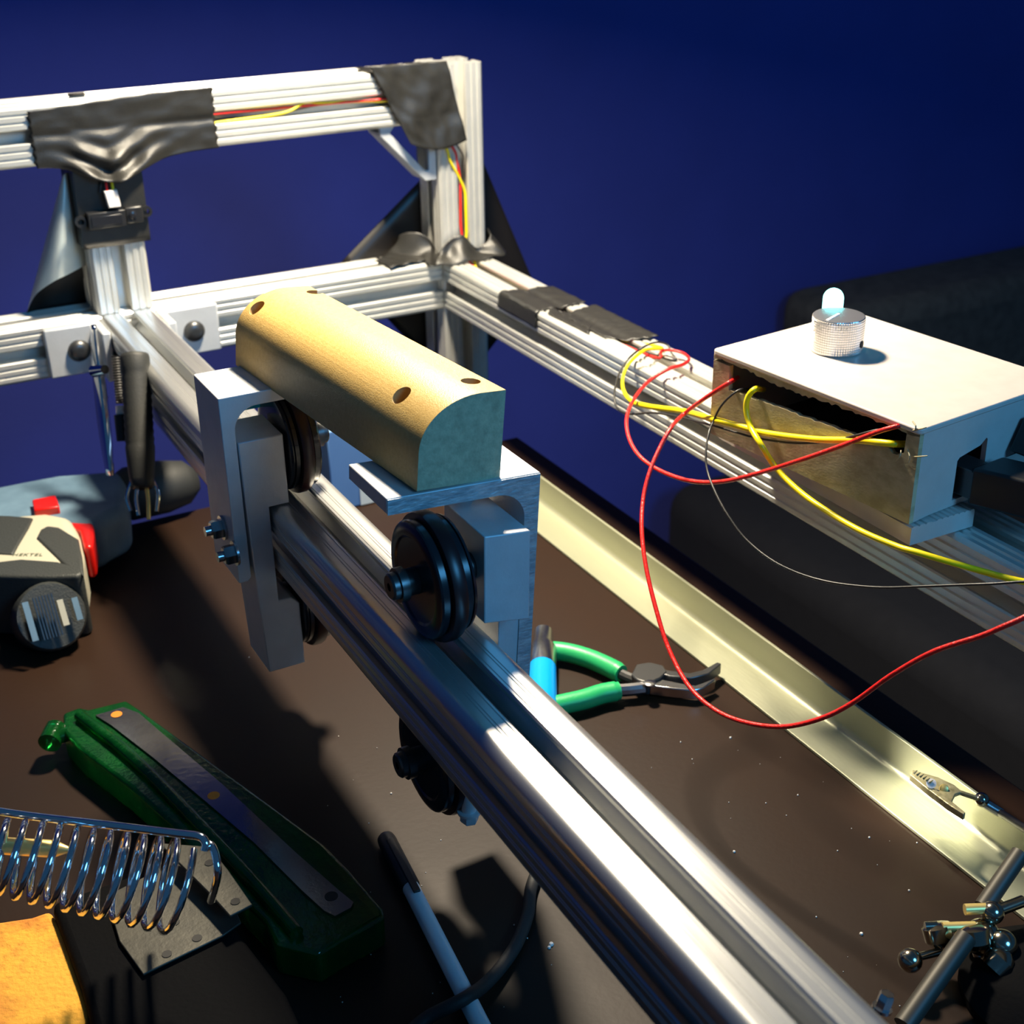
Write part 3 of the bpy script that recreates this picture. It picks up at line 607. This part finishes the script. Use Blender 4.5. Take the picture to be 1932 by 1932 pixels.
# ------------------------------------------------------------ aluminium angle strip on the table
t_ = 0.0018; xs0 = -0.0372; xs1 = -0.0113; zs = TZ + 0.0003
ap = [(xs0, zs), (xs1 + t_, zs), (xs1 + t_, -0.0778), (xs1, -0.0778)] + [(xs1 - 0.004 + 0.004 * math.cos(math.radians(-90 * i / 5)), zs + t_ + 0.004 + 0.004 * math.sin(math.radians(-90 * i / 5))) for i in range(6)] + [(xs0, zs + t_)]
tag(obj('angle_strip', MB().prism([(x, -1.05, z) for x, z in ap], (0, 0.99, 0)), 'strip_alu', bevel=0.0003), 'long dull aluminium angle strip lying along the right edge of the table', 'metal strip')

# ------------------------------------------------------------ pliers
zp = TZ + 0.007
def tp(px, py, z=zp): return pl(px, py, 'z', z)
pr = thing('pliers', 'small bent-nose pliers with green rubber handles lying on the table', 'pliers', tuple(tp(1200, 1300, TZ)))
def grip(pts, name, r=0.0058):
    return obj(name, MB().tube(pts, r, 16, rfun=lambda t: r * (0.55 + 0.45 * min(1, t * 12)) if t < 0.08 else (r if t < 0.97 else r * 0.9)), 'green_grip', pr, angle=70)
grip([tp(1012, 1232), tp(1035, 1228), tp(1070, 1231), tp(1110, 1242), tp(1145, 1257), tp(1172, 1271)], 'handle_grip')
grip([tp(960, 1345), tp(1000, 1342), tp(1050, 1331), tp(1100, 1320), tp(1135, 1309), tp(1168, 1303)], 'handle_grip')
def ppoly(pix, z0, h): return MB().prism([tp(x, y, z0) for x, y in pix], (0, 0, h))
m = MB(); m.tube([tp(1165, 1268), tp(1185, 1278), tp(1205, 1285)], 0.0032, 10); 
obj('shank', m, 'steel_dark', pr)
m = MB(); m.tube([tp(1160, 1303), tp(1190, 1301), tp(1215, 1298)], 0.0038, 10)
obj('shank', m, 'steel', pr)
obj('joint', ppoly([(1200, 1276), (1225, 1272), (1250, 1278), (1258, 1290), (1245, 1302), (1222, 1312), (1202, 1306), (1190, 1296)], TZ + 0.003, 0.0085), 'steel_dark', pr, bevel=0.0008)
obj('rivet', MB().lathe(tp(1226, 1290, TZ + 0.0115), (0, 0, 1), [(0, 0.0034), (0.0006, 0.0034), (0.001, 0.0028)], 20), 'steel', pr)
obj('jaw', ppoly([(1238, 1278), (1262, 1284), (1300, 1289), (1325, 1283), (1352, 1268), (1360, 1271), (1336, 1290), (1303, 1298), (1262, 1295), (1240, 1288)], TZ + 0.004, 0.007), 'steel_dark', pr, bevel=0.0006)
obj('jaw', ppoly([(1222, 1296), (1245, 1299), (1290, 1308), (1310, 1311), (1325, 1306), (1347, 1297), (1349, 1300), (1325, 1316), (1305, 1320), (1270, 1317), (1225, 1311)], TZ + 0.003, 0.0065), 'steel', pr, bevel=0.0006)

# blue-handled screwdriver behind the bracket leg
a = tp(1021, 1330, TZ + 0.0095); b = tp(1023, 1262, TZ + 0.0095)
dd = (b - a).normalized()
sd = thing('screwdriver', 'bright blue handled tool with metal collar behind the near bracket leg', 'screwdriver', tuple(V((a.x, a.y, TZ))))
obj('handle', MB().lathe(a - dd * 0.05, dd, [(0, 0.005), (0.003, 0.0085), (0.02, 0.009), (0.06, 0.0088), ((b - a).length + 0.05, 0.0082)], 24), 'blue_handle', sd, label='bright blue handle')
obj('collar', MB().lathe(b, dd, [(0, 0.0084), (0.020, 0.0084), (0.024, 0.0070), (0.040, 0.0060)], 24), 'steel', sd)

# carton with label behind the rail
cz0 = TZ + 0.0005
ct = thing('carton', 'blue-grey box with a white printed label standing behind the centre rail', 'box', (-0.12, -0.10, TZ))
obj('carton_body', MB().box((-0.150, -0.112, cz0), (-0.072, -0.066, -0.036)), 'carton', ct, bevel=0.001)
obj('label', MB().box((-0.128, -0.1128, -0.0990), (-0.092, -0.1122, -0.083)), 'paper', ct, label='white label')

# ------------------------------------------------------------ cordless screwdriver lying on its side
dr = thing('power_screwdriver', 'white and black cordless power screwdriver with red trigger lying on its side', 'power tool', tuple(pl(100, 1050, 'z', TZ)))
def slab(pix, z0, z1): return MB().prism([pl(x, y, 'z', z1) + V((0, 0, z0 - z1)) for x, y in pix], (0, 0, z1 - z0))
zt_ = -0.058
obj('motor_body', slab([(-60, 925), (40, 905), (110, 892), (205, 885), (236, 888), (240, 955), (200, 975), (180, 990), (100, 985), (30, 975), (-60, 985)], TZ + 0.004, -0.060), 'drill_grey', dr, bevel=0.008, segs=5)
g1 = pl(228, 935, 'z', -0.078); g2 = pl(372, 905, 'z', -0.078); ga = (g2 - g1)
obj('chuck', MB().lathe(g1, ga, [(0, 0.017), (0.005, 0.0195), (ga.length * 0.55, 0.0195), (ga.length * 0.85, 0.016), (ga.length, 0.008)], 32), 'black_rubber', dr, angle=60)
obj('handle', slab([(-70, 985), (20, 968), (90, 962), (138, 970), (150, 1000), (157, 1035), (154, 1065), (110, 1072), (40, 1070), (-70, 1070)], TZ + 0.001, zt_), 'drill_white', dr, bevel=0.009, segs=5)
obj('grip_pad', slab([(90, 991), (112, 994), (148, 1016), (155, 1050), (158, 1085), (122, 1066), (95, 1040), (68, 1014), (76, 998)], zt_ - 0.002, zt_ + 0.0012), 'drill_black', dr, bevel=0.002, segs=3)
obj('grip_pad', slab([(-60, 970), (20, 972), (63, 976), (54, 995), (36, 1025), (25, 1045), (-60, 1040)], zt_ - 0.002, zt_ + 0.0012), 'drill_black', dr, bevel=0.002, segs=3)
obj('foot', slab([(-60, 1065), (40, 1053), (110, 1058), (144, 1068), (156, 1074), (157, 1080), (146, 1086), (95, 1088), (30, 1087), (-60, 1084)], TZ + 0.0005, zt_ + 0.0012), 'drill_black', dr, bevel=0.006, segs=5)
# battery end cap with vents, facing the camera
bn = V((0.05, -0.86, 0.50)).normalized(); bc = V(pl(95, 1163, 'z', -0.0775)) + bn * 0.004
obj('battery_cap', MB().lathe(bc - bn * 0.006, bn, [(-0.020, 0.0205), (0.003, 0.0212), (0.0058, 0.0198), (0.006, 0.0001)], 36), 'drill_black', dr, angle=40)
uu = V((0, 0, 1)).cross(bn).normalized(); ww = bn.cross(uu)
for k, (du, h1, mm) in enumerate(((-0.0135, 0.012, 'drill_grey'), (0.006, 0.008, 'drill_white'), (0.0145, 0.007, 'drill_grey'))):
    c0 = bc + bn * 0.0058 + uu * du
    obj('vent_bar', MB().prism([c0 + uu * sx * 0.0018 + ww * sz * h1 for sx, sz in ((-1, -1), (1, -1), (1, 1), (-1, 1))], bn * 0.0012), mm, dr)
for k in range(7):
    c0 = bc + bn * 0.0058 + uu * (-0.0085 + k * 0.0018)
    obj('vent_rib', MB().prism([c0 + uu * sx * 0.0004 + ww * sz * 0.013 for sx, sz in ((-1, -1), (1, -1), (1, 1), (-1, 1))], bn * 0.0012), "black_plastic", dr)
obj('direction_switch', slab([(60, 942), (105, 933), (112, 955), (64, 962)], -0.062, -0.0545), 'red_plastic', dr, bevel=0.0012)
obj('trigger', slab([(122, 975), (172, 962), (178, 1000), (174, 1030), (158, 1032), (150, 1000), (132, 992)], -0.085, -0.0615), 'red_plastic', dr, bevel=0.003, segs=4)
# printed word on the handle
fc = bpy.data.curves.new('lettering', 'FONT'); fc.body = 'HEKTEL'; fc.size = 0.0050; fc.extrude = 0.0001; fc.space_character = 1.15
fo = bpy.data.objects.new('lettering', fc); C.objects.link(fo)
pa = pl(22, 1049, 'z', zt_ + 0.0002); pb_ = pl(84, 1049, 'z', zt_ + 0.0002)
fo.matrix_world = Matrix.Translation(pa) @ Matrix.Rotation(math.atan2(pb_.y - pa.y, pb_.x - pa.x), 4, 'Z')
bpy.context.view_layer.update()
nm = bpy.data.meshes.new_from_object(fo.evaluated_get(bpy.context.evaluated_depsgraph_get())); mw = fo.matrix_world.copy(); bpy.data.objects.remove(fo)
nm.transform(mw); nm.materials.clear(); nm.materials.append(M['drill_print'])
fo = bpy.data.objects.new('lettering', nm); C.objects.link(fo); fo.parent = dr; fo.matrix_parent_inverse = Matrix.Translation(-V(dr.location))

# ------------------------------------------------------------ clamp tool hanging at the back corner
ht = thing('hanging_clamp', 'black knurled clamp tool hanging beside the centre rail by a curved chrome plate', 'clamp', (-0.268, -0.05, -0.05))
dH = 0.885
A0 = at(254, 668, dH); A1 = at(268, 905, dH - 0.01); ax = A1 - A0; Lh = ax.length
obj('handle', MB().lathe(A0, ax, [(0, 0.0075), (0.0004, 0.0088), (0.0030, 0.0094), (0.012, 0.0094)] + [(0.014 + i * 0.005 + d, 0.0088 + e) for i in range(10) for d, e in ((0, 0), (0.0025, 0.0005))] + [(Lh * 0.86, 0.0088), (Lh, 0.0078)], 28), 'black_rubber', ht, angle=60)
obj('collar', MB().lathe(A1, ax, [(0, 0.0078), (0.004, 0.0075), (0.006, 0.006)], 24), 'black_plastic', ht)
for k, (dx, dl) in enumerate(((-0.0068, 0.018), (-0.003, 0.022), (0.002, 0.026), (0.0062, 0.022))):
    q = A1 + V((dx, 0, 0)); e = A1 + ax.normalized() * dl + V((dx * 1.25, -0.001, 0))
    obj('prong', MB().tube([q, (q + e) / 2 + V((dx * .4, 0, 0)), e], 0.0013, 10), 'brassy' if k == 2 else 'chrome', ht)
B0 = at(219, 672, dH + 0.02); B1 = at(228, 765, dH + 0.02)
obj('threaded_rod', MB().lathe(B0, B1 - B0, [(i * 0.0018 + d, r) for i in range(int((B1 - B0).length / 0.0018)) for d, r in ((0, 0.0034), (0.0009, 0.0027))], 20), 'steel_dark', ht, angle=20)
obj('rod_cap', MB().cyl(at(228, 766, dH + 0.02), at(229, 782, dH + 0.02), 0.0034), 'connector', ht)
obj('rod_body', MB().cyl(at(229, 783, dH + 0.02), at(232, 832, dH + 0.02), 0.0048, 0.0040), 'black_plastic', ht)
def cp(u, v):
    xl = 172 + 2 * u + 28 * u * u; xr_ = 180 + 30 * math.sin(u * 1.5) + 4 * u
    return at(xl + (xr_ - xl) * v, 612 + 285 * u, dH + 0.030 - 0.004 * v - 0.006 * math.sin(v * PI))
obj('chrome_plate', MB().grid(cp, 24, 6), 'chrome', ht, solid=0.0012)
obj('chrome_pin', MB().cyl(at(178, 700, dH + 0.02), at(198, 697, dH + 0.01), 0.0042, 0.003), 'chrome', ht)

# ------------------------------------------------------------ green translucent stapler upside down with steel strip
gs = thing('green_stapler', 'translucent green plastic stapler with a polished steel strip lying on the table', 'stapler', tuple(pl(400, 1550, 'z', TZ)))
zg = -0.082
obj('body', slab([(118, 1345), (150, 1333), (168, 1337), (238, 1320), (262, 1336), (440, 1465), (610, 1590), (660, 1640), (722, 1712), (725, 1728), (640, 1775), (600, 1800), (520, 1782), (500, 1740), (450, 1690), (395, 1640), (330, 1560), (240, 1480), (150, 1412), (120, 1380)], TZ + 0.0004, zg), 'green_clear', gs, bevel=0.002, segs=3)
obj('side_rail', MB().tube([pl(150, 1350, 'z', zg + 0.002), pl(250, 1430, 'z', zg + 0.002), pl(380, 1560, 'z', zg + 0.002), pl(500, 1690, 'z', zg + 0.002), pl(560, 1760, 'z', zg + 0.002)], 0.0032, 10), 'green_clear', gs, angle=70)
obj('hinge_knob', MB().lathe(pl(100, 1388, 'z', zg - 0.004) + V((0, 0, 0)), (0.5, 0.8, 0.1), [(-0.007, 0.0035), (-0.006, 0.006), (0.006, 0.006), (0.007, 0.0035)], 20), 'green_clear', gs)
obj('hinge_pin', MB().cyl(pl(102, 1392, 'z', zg - 0.004), pl(165, 1375, 'z', zg - 0.004), 0.004), 'green_clear', gs)
st = obj('steel_strip', slab([(180, 1349), (232, 1334), (262, 1345), (300, 1378), (420, 1480), (560, 1610), (640, 1680), (667, 1702), (662, 1712), (632, 1728), (612, 1718), (570, 1680), (480, 1590), (380, 1505), (290, 1430), (210, 1368)], zg + 0.0003, zg + 0.0012), 'alu_mirror' if 'alu_mirror' in M else 'steel', gs, label='polished steel strip with round holes')
mat('strip_mirror', (0.42, 0.40, 0.38), 0.95, 0.14, (0.30, 0.28, 0.27), 14, 0.06, 300); st.data.materials[0] = M['strip_mirror']
for px, py, mm in ((220, 1348, 'orange'), (403, 1501, 'orange'), (625, 1691, 'dark_inside')):
    obj('hole', MB().lathe(pl(px, py, 'z', zg + 0.0012), (0, 0, 1), [(0, 0.0030), (0.0002, 0.0030)], 24), mm, gs)
obj('end_foot', MB().lathe(pl(522, 1765, 'z', TZ + 0.008), (0, 0, 1), [(-0.007, 0.005), (0.002, 0.005), (0.005, 0.003)], 20), 'green_clear', gs)

# ------------------------------------------------------------ soldering iron stand
ss = thing('soldering_iron_stand', 'soldering iron stand with chrome coil spring over a black cast base', 'iron stand', tuple(pl(330, 1800, 'z', TZ)))
obj('base', slab([(95, 1700), (240, 1650), (375, 1655), (478, 1790), (540, 1870), (600, 2000), (190, 2000), (150, 1850)], TZ + 0.0005, TZ + 0.022), 'cast_black', ss, bevel=0.004, segs=3)
zq = TZ + 0.023
pb1 = obj('base_plate', slab([(200, 1690), (300, 1640), (345, 1600), (395, 1600), (455, 1740), (420, 1765), (270, 1838), (225, 1775)], zq, zq + 0.0012), 'plate_grey', ss, bevel=0.0004)
obj('base_plate', slab([(300, 1590), (395, 1597), (430, 1640), (476, 1706), (434, 1728), (400, 1690), (330, 1620)], zq + 0.008, zq + 0.0095), 'plate_grey', ss, bevel=0.0004, label='raised metal plate with screw hole')
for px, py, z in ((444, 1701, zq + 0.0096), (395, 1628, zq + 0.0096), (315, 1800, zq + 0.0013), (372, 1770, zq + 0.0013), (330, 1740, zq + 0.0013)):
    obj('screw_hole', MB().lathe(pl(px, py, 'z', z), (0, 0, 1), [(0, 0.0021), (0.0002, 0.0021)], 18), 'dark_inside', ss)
# spring
sa = at(-40, 1608, 0.535); sb = at(340, 1672, 0.562); sax = (sb - sa); n_t = 12; P = []
vv = ray(200, 1640).normalized(); s1 = V((0, 0, 1)); s1 = (s1 - sax.normalized() * s1.dot(sax.normalized())).normalized(); s2 = s1.cross(sax.normalized())
NS = n_t * 20
for i in range(NS + 1):
    tt = i / NS; a_ = 2 * PI * n_t * tt; rr = 0.0132 + 0.0058 * tt
    P.append(sa + sax * tt + (s1 * math.cos(a_) + s2 * math.sin(a_)) * rr)
obj('coil_spring', MB().tube(P, 0.0015, 10, sub=1), 'chrome', ss, angle=80)
e = P[-1]
top = lambda px, py, d: at(px, py, d)
obj('support_rod', MB().tube([top(-60, 1522, 0.554), top(60, 1540, 0.552), top(200, 1556, 0.544), top(330, 1572, 0.539), top(375, 1578, 0.537), top(388, 1590, 0.536), top(386, 1604, 0.536)], 0.0017, 12), 'chrome', ss, angle=80)
obj('wire_loop', MB().tube([top(385, 1588, 0.539), top(402, 1600, 0.537), top(411, 1640, 0.534), top(406, 1672, 0.539), top(398, 1700, 0.549)], 0.0016, 12), 'chrome', ss, angle=80)
obj('iron_tip', MB().lathe(at(-60, 1592, 0.554), at(125, 1603, 0.551) - at(-60, 1592, 0.554), [(0, 0.0035), (0.036, 0.0035), (0.042, 0.0012)], 20), 'brassy', ss, label='brass coloured iron tip inside the spring')
sg = tag(obj('sponge', slab([(-90, 1750), (0, 1737), (60, 1728), (95, 1716), (108, 1738), (124, 1760), (140, 1815), (155, 1862), (168, 1905), (160, 1960), (-90, 1990)], TZ + 0.0005, TZ + 0.016), 'sponge', bevel=0.0025, segs=3, smooth=True), 'orange-yellow cleaning sponge mottled brown in the near left corner', 'sponge')

# ------------------------------------------------------------ pen and cable
pr0 = 0.0046; q0 = pl(726, 1578, 'z', TZ + pr0); q1 = pl(912, 1945, 'z', TZ + pr0); pa_ = q1 - q0
pn = thing('pen', 'white ballpoint pen with black cap and clip lying on the table', 'pen', tuple(V((q0.x, q0.y, TZ))))
Lc = (pl(792, 1700, 'z', TZ + pr0) - q0).length
obj('barrel', MB().lathe(q0 + pa_.normalized() * (Lc * 0.72), pa_, [(0, 0.0040), (0.115, 0.0040), (0.125, 0.0018)], 24), 'pen_white', pn)
obj('cap', MB().lathe(q0, pa_, [(0, 0.0030), (0.0015, 0.0042), (0.004, 0.0046), (Lc * 0.78, 0.0047), (Lc * 0.80, 0.0042)], 24), 'black_plastic', pn)
cu_ = V((0, 0, 1)); cs_ = pa_.normalized().cross(cu_).normalized()
c0 = q0 + pa_.normalized() * Lc * 0.18 + cu_ * 0.0046; c1 = q0 + pa_.normalized() * Lc * 1.0 + cu_ * 0.0052
obj('clip', MB().prism([c0 - cs_ * 0.0018, c0 + cs_ * 0.0018, c1 + cs_ * 0.0017, c1 - cs_ * 0.0017], cu_ * 0.0013), 'black_plastic', pn, bevel=0.0004)
cr = 0.0029
def tc(px, py, h=0): return pl(px, py, 'z', TZ + cr + h)
tag(obj('black_cable', MB().tube([tc(1100, 1560), tc(1030, 1620), tc(1003, 1672), tc(996, 1725), tc(975, 1780), tc(945, 1825, 0.001), tc(912, 1860, 0.003), tc(880, 1882, 0.007), tc(850, 1898, 0.006), tc(800, 1925, 0.001), tc(740, 1980)], cr, 14), 'black_rubber', angle=80), 'thick black cable curving out from under the centre rail and over the pen', 'cable')

# ------------------------------------------------------------ helping hand clamp stand
hh = thing('helping_hand', 'helping-hand stand of chrome joints and rods with toothed clip over the strip', 'clamp stand', tuple(pl(1850, 1900, 'z', TZ)))
obj('base', MB().lathe(V((-0.062, -0.70, TZ + 0.0005)), (0, 0, 1), [(0, 0.038), (0.004, 0.038), (0.010, 0.032), (0.016, 0.018), (0.018, 0.008)], 36), 'cast_black', hh)
r0 = at(1925, 1610, 0.600); r1 = at(1855, 1712, 0.590)
obj('rod', MB().cyl(r0, r1, 0.0040), 'rod_dark', hh)
obj('rod', MB().cyl(at(1823, 1768, 0.572), at(1705, 1935, 0.552), 0.0044), 'rod_dark', hh, label='dull dark rod')
def rodp(a, b, r, m, name='rod', lab=None): obj(name, MB().cyl(a, b, r), m, hh, label=lab)
rodp(at(1820, 1716, 0.585), at(1868, 1714, 0.585), 0.0024, 'brassy', 'thumb_screw')  # warm lamp light on these screws is put into their gold colour
rodp(at(1778, 1750, 0.58), at(1840, 1748, 0.58), 0.0022, 'brassy', 'thumb_screw')
rodp(at(1772, 1762, 0.58), at(1792, 1760, 0.58), 0.0030, 'brassy', 'thumb_screw')
for (px, py, d, r) in ((1852, 1768, 0.585, 0.0080), (1717, 1812, 0.575, 0.0052), (1890, 1782, 0.58, 0.0065), (1872, 1722, 0.585, 0.0050)):
    obj('ball_joint', MB().ball(at(px, py, d), r, 28, 14), 'nickel', hh, angle=80)
for (px, py, qx, qy, d, r) in ((1764, 1742, 1780, 1800, 0.583, 0.0062), (1835, 1745, 1842, 1790, 0.578, 0.0068), (1870, 1832, 1892, 1808, 0.575, 0.0066)):
    obj('wing_nut', MB().lathe(at(px, py, d), at(qx, qy, d) - at(px, py, d), [(0, r * 0.5), (0.001, r), (0.007, r), (0.0095, r * 0.7), (0.011, 0.002)], 24), 'nickel', hh, angle=30)
rodp(at(1722, 1808, 0.575), at(1775, 1795, 0.58), 0.0018, 'nickel')
rodp(at(1745, 1748, 0.582), at(1768, 1747, 0.582), 0.0020, 'nickel')
rodp(at(1842, 1760, 0.585), at(1862, 1890, 0.585), 0.0030, 'nickel', lab='upright post')
rodp(at(1872, 1722, 0.585), at(1930, 1700, 0.59), 0.0026, 'nickel')
# arm and crocodile clip
dC = 0.655
rodp(at(1960, 1580, 0.62), at(1885, 1532, dC), 0.0019, 'steel_dark'); rodp(at(1888, 1534, dC), at(1852, 1512, dC), 0.0024, 'steel')
obj('ball_joint', MB().ball(at(1852, 1509, dC), 0.0036, 20, 10), 'nickel', hh)
zC = at(1780, 1490, dC).z
def cpoly(pix, d0, d1):
    return MB().prism([pl(x, y, 'z', zC - (d0 - dC)) for x, y in pix], (0, 0, -(d1 - d0)))
clip = obj('crocodile_clip', cpoly([(1722, 1452), (1742, 1458), (1770, 1466), (1800, 1480), (1812, 1490), (1842, 1500), (1845, 1505), (1812, 1494), (1802, 1498), (1796, 1512), (1792, 1517), (1775, 1505), (1758, 1490), (1740, 1476), (1718, 1461)], dC - 0.001, dC + 0.0012), 'zinc', hh, bevel=0.0004, label='toothed crocodile clip')
obj('clip_jaw', cpoly([(1717, 1461), (1720, 1459), (1760, 1485), (1800, 1515), (1822, 1533), (1818, 1536), (1790, 1518), (1750, 1488)], dC - 0.0016, dC + 0.0020), 'zinc', clip, bevel=0.0003)
m = MB()
for k in range(6):
    c0 = at(1724 + 6 * k, 1459 + 3.6 * k, dC - 0.0012); m.cyl(c0, c0 + V((0.0012, -0.0008, 0.0018)), 0.0006, 0.0002, n=6)
obj('teeth', m, 'zinc', clip)
obj('pivot', MB().lathe(at(1781, 1488, dC - 0.0014), ray(1781, 1488) * -1, [(0, 0.0022), (0.001, 0.0020), (0.0014, 0.0008)], 18), 'brassy', clip)
obj('clip_eye', MB().lathe(at(1757, 1478, dC - 0.0012), ray(1757, 1478) * -1, [(0, 0.0024), (0.0003, 0.0024)], 18), 'connector', clip)
# small chrome bolt by the rail end
m = MB(); hexbolt(m, at(1663, 1905, 0.50), (0.3, 0, 1), 0.003, 0.006)
obj('end_bolt', m, 'chrome', fr)

# ------------------------------------------------------------ crumbs on the table
m = MB(); random.seed(11)
spots = [(1385, 1607, 1.1), (1640, 1580, .8), (1730, 1590, .6), (1625, 1762, 1.3), (1715, 1680, .8), (1040, 1782, 1.8), (1036, 1788, 1.3), (738, 1497, .8), (1540, 1730, .6), (1505, 1500, .6), (1580, 1605, .5), (1840, 1642, .6), (470, 1240, .6), (970, 1745, .6), (995, 1770, .5), (1445, 1515, .5), (1378, 1392, 1.0), (1284, 1400, .6)]
for _ in range(60): spots.append((random.uniform(600, 1700), random.uniform(1380, 1900), random.uniform(0.2, 0.45)))
for px, py, s in spots:
    p = pl(px, py, 'z', TZ + 0.0003)
    if p.x > TX - 0.01: continue
    m.ball(p, 0.0007 * s, 6, 4)
cr_ = tag(obj('crumbs', m, 'crumb', smooth=False), 'tiny pale crumbs and shavings scattered on the brown table', 'debris'); cr_['kind'] = 'stuff'
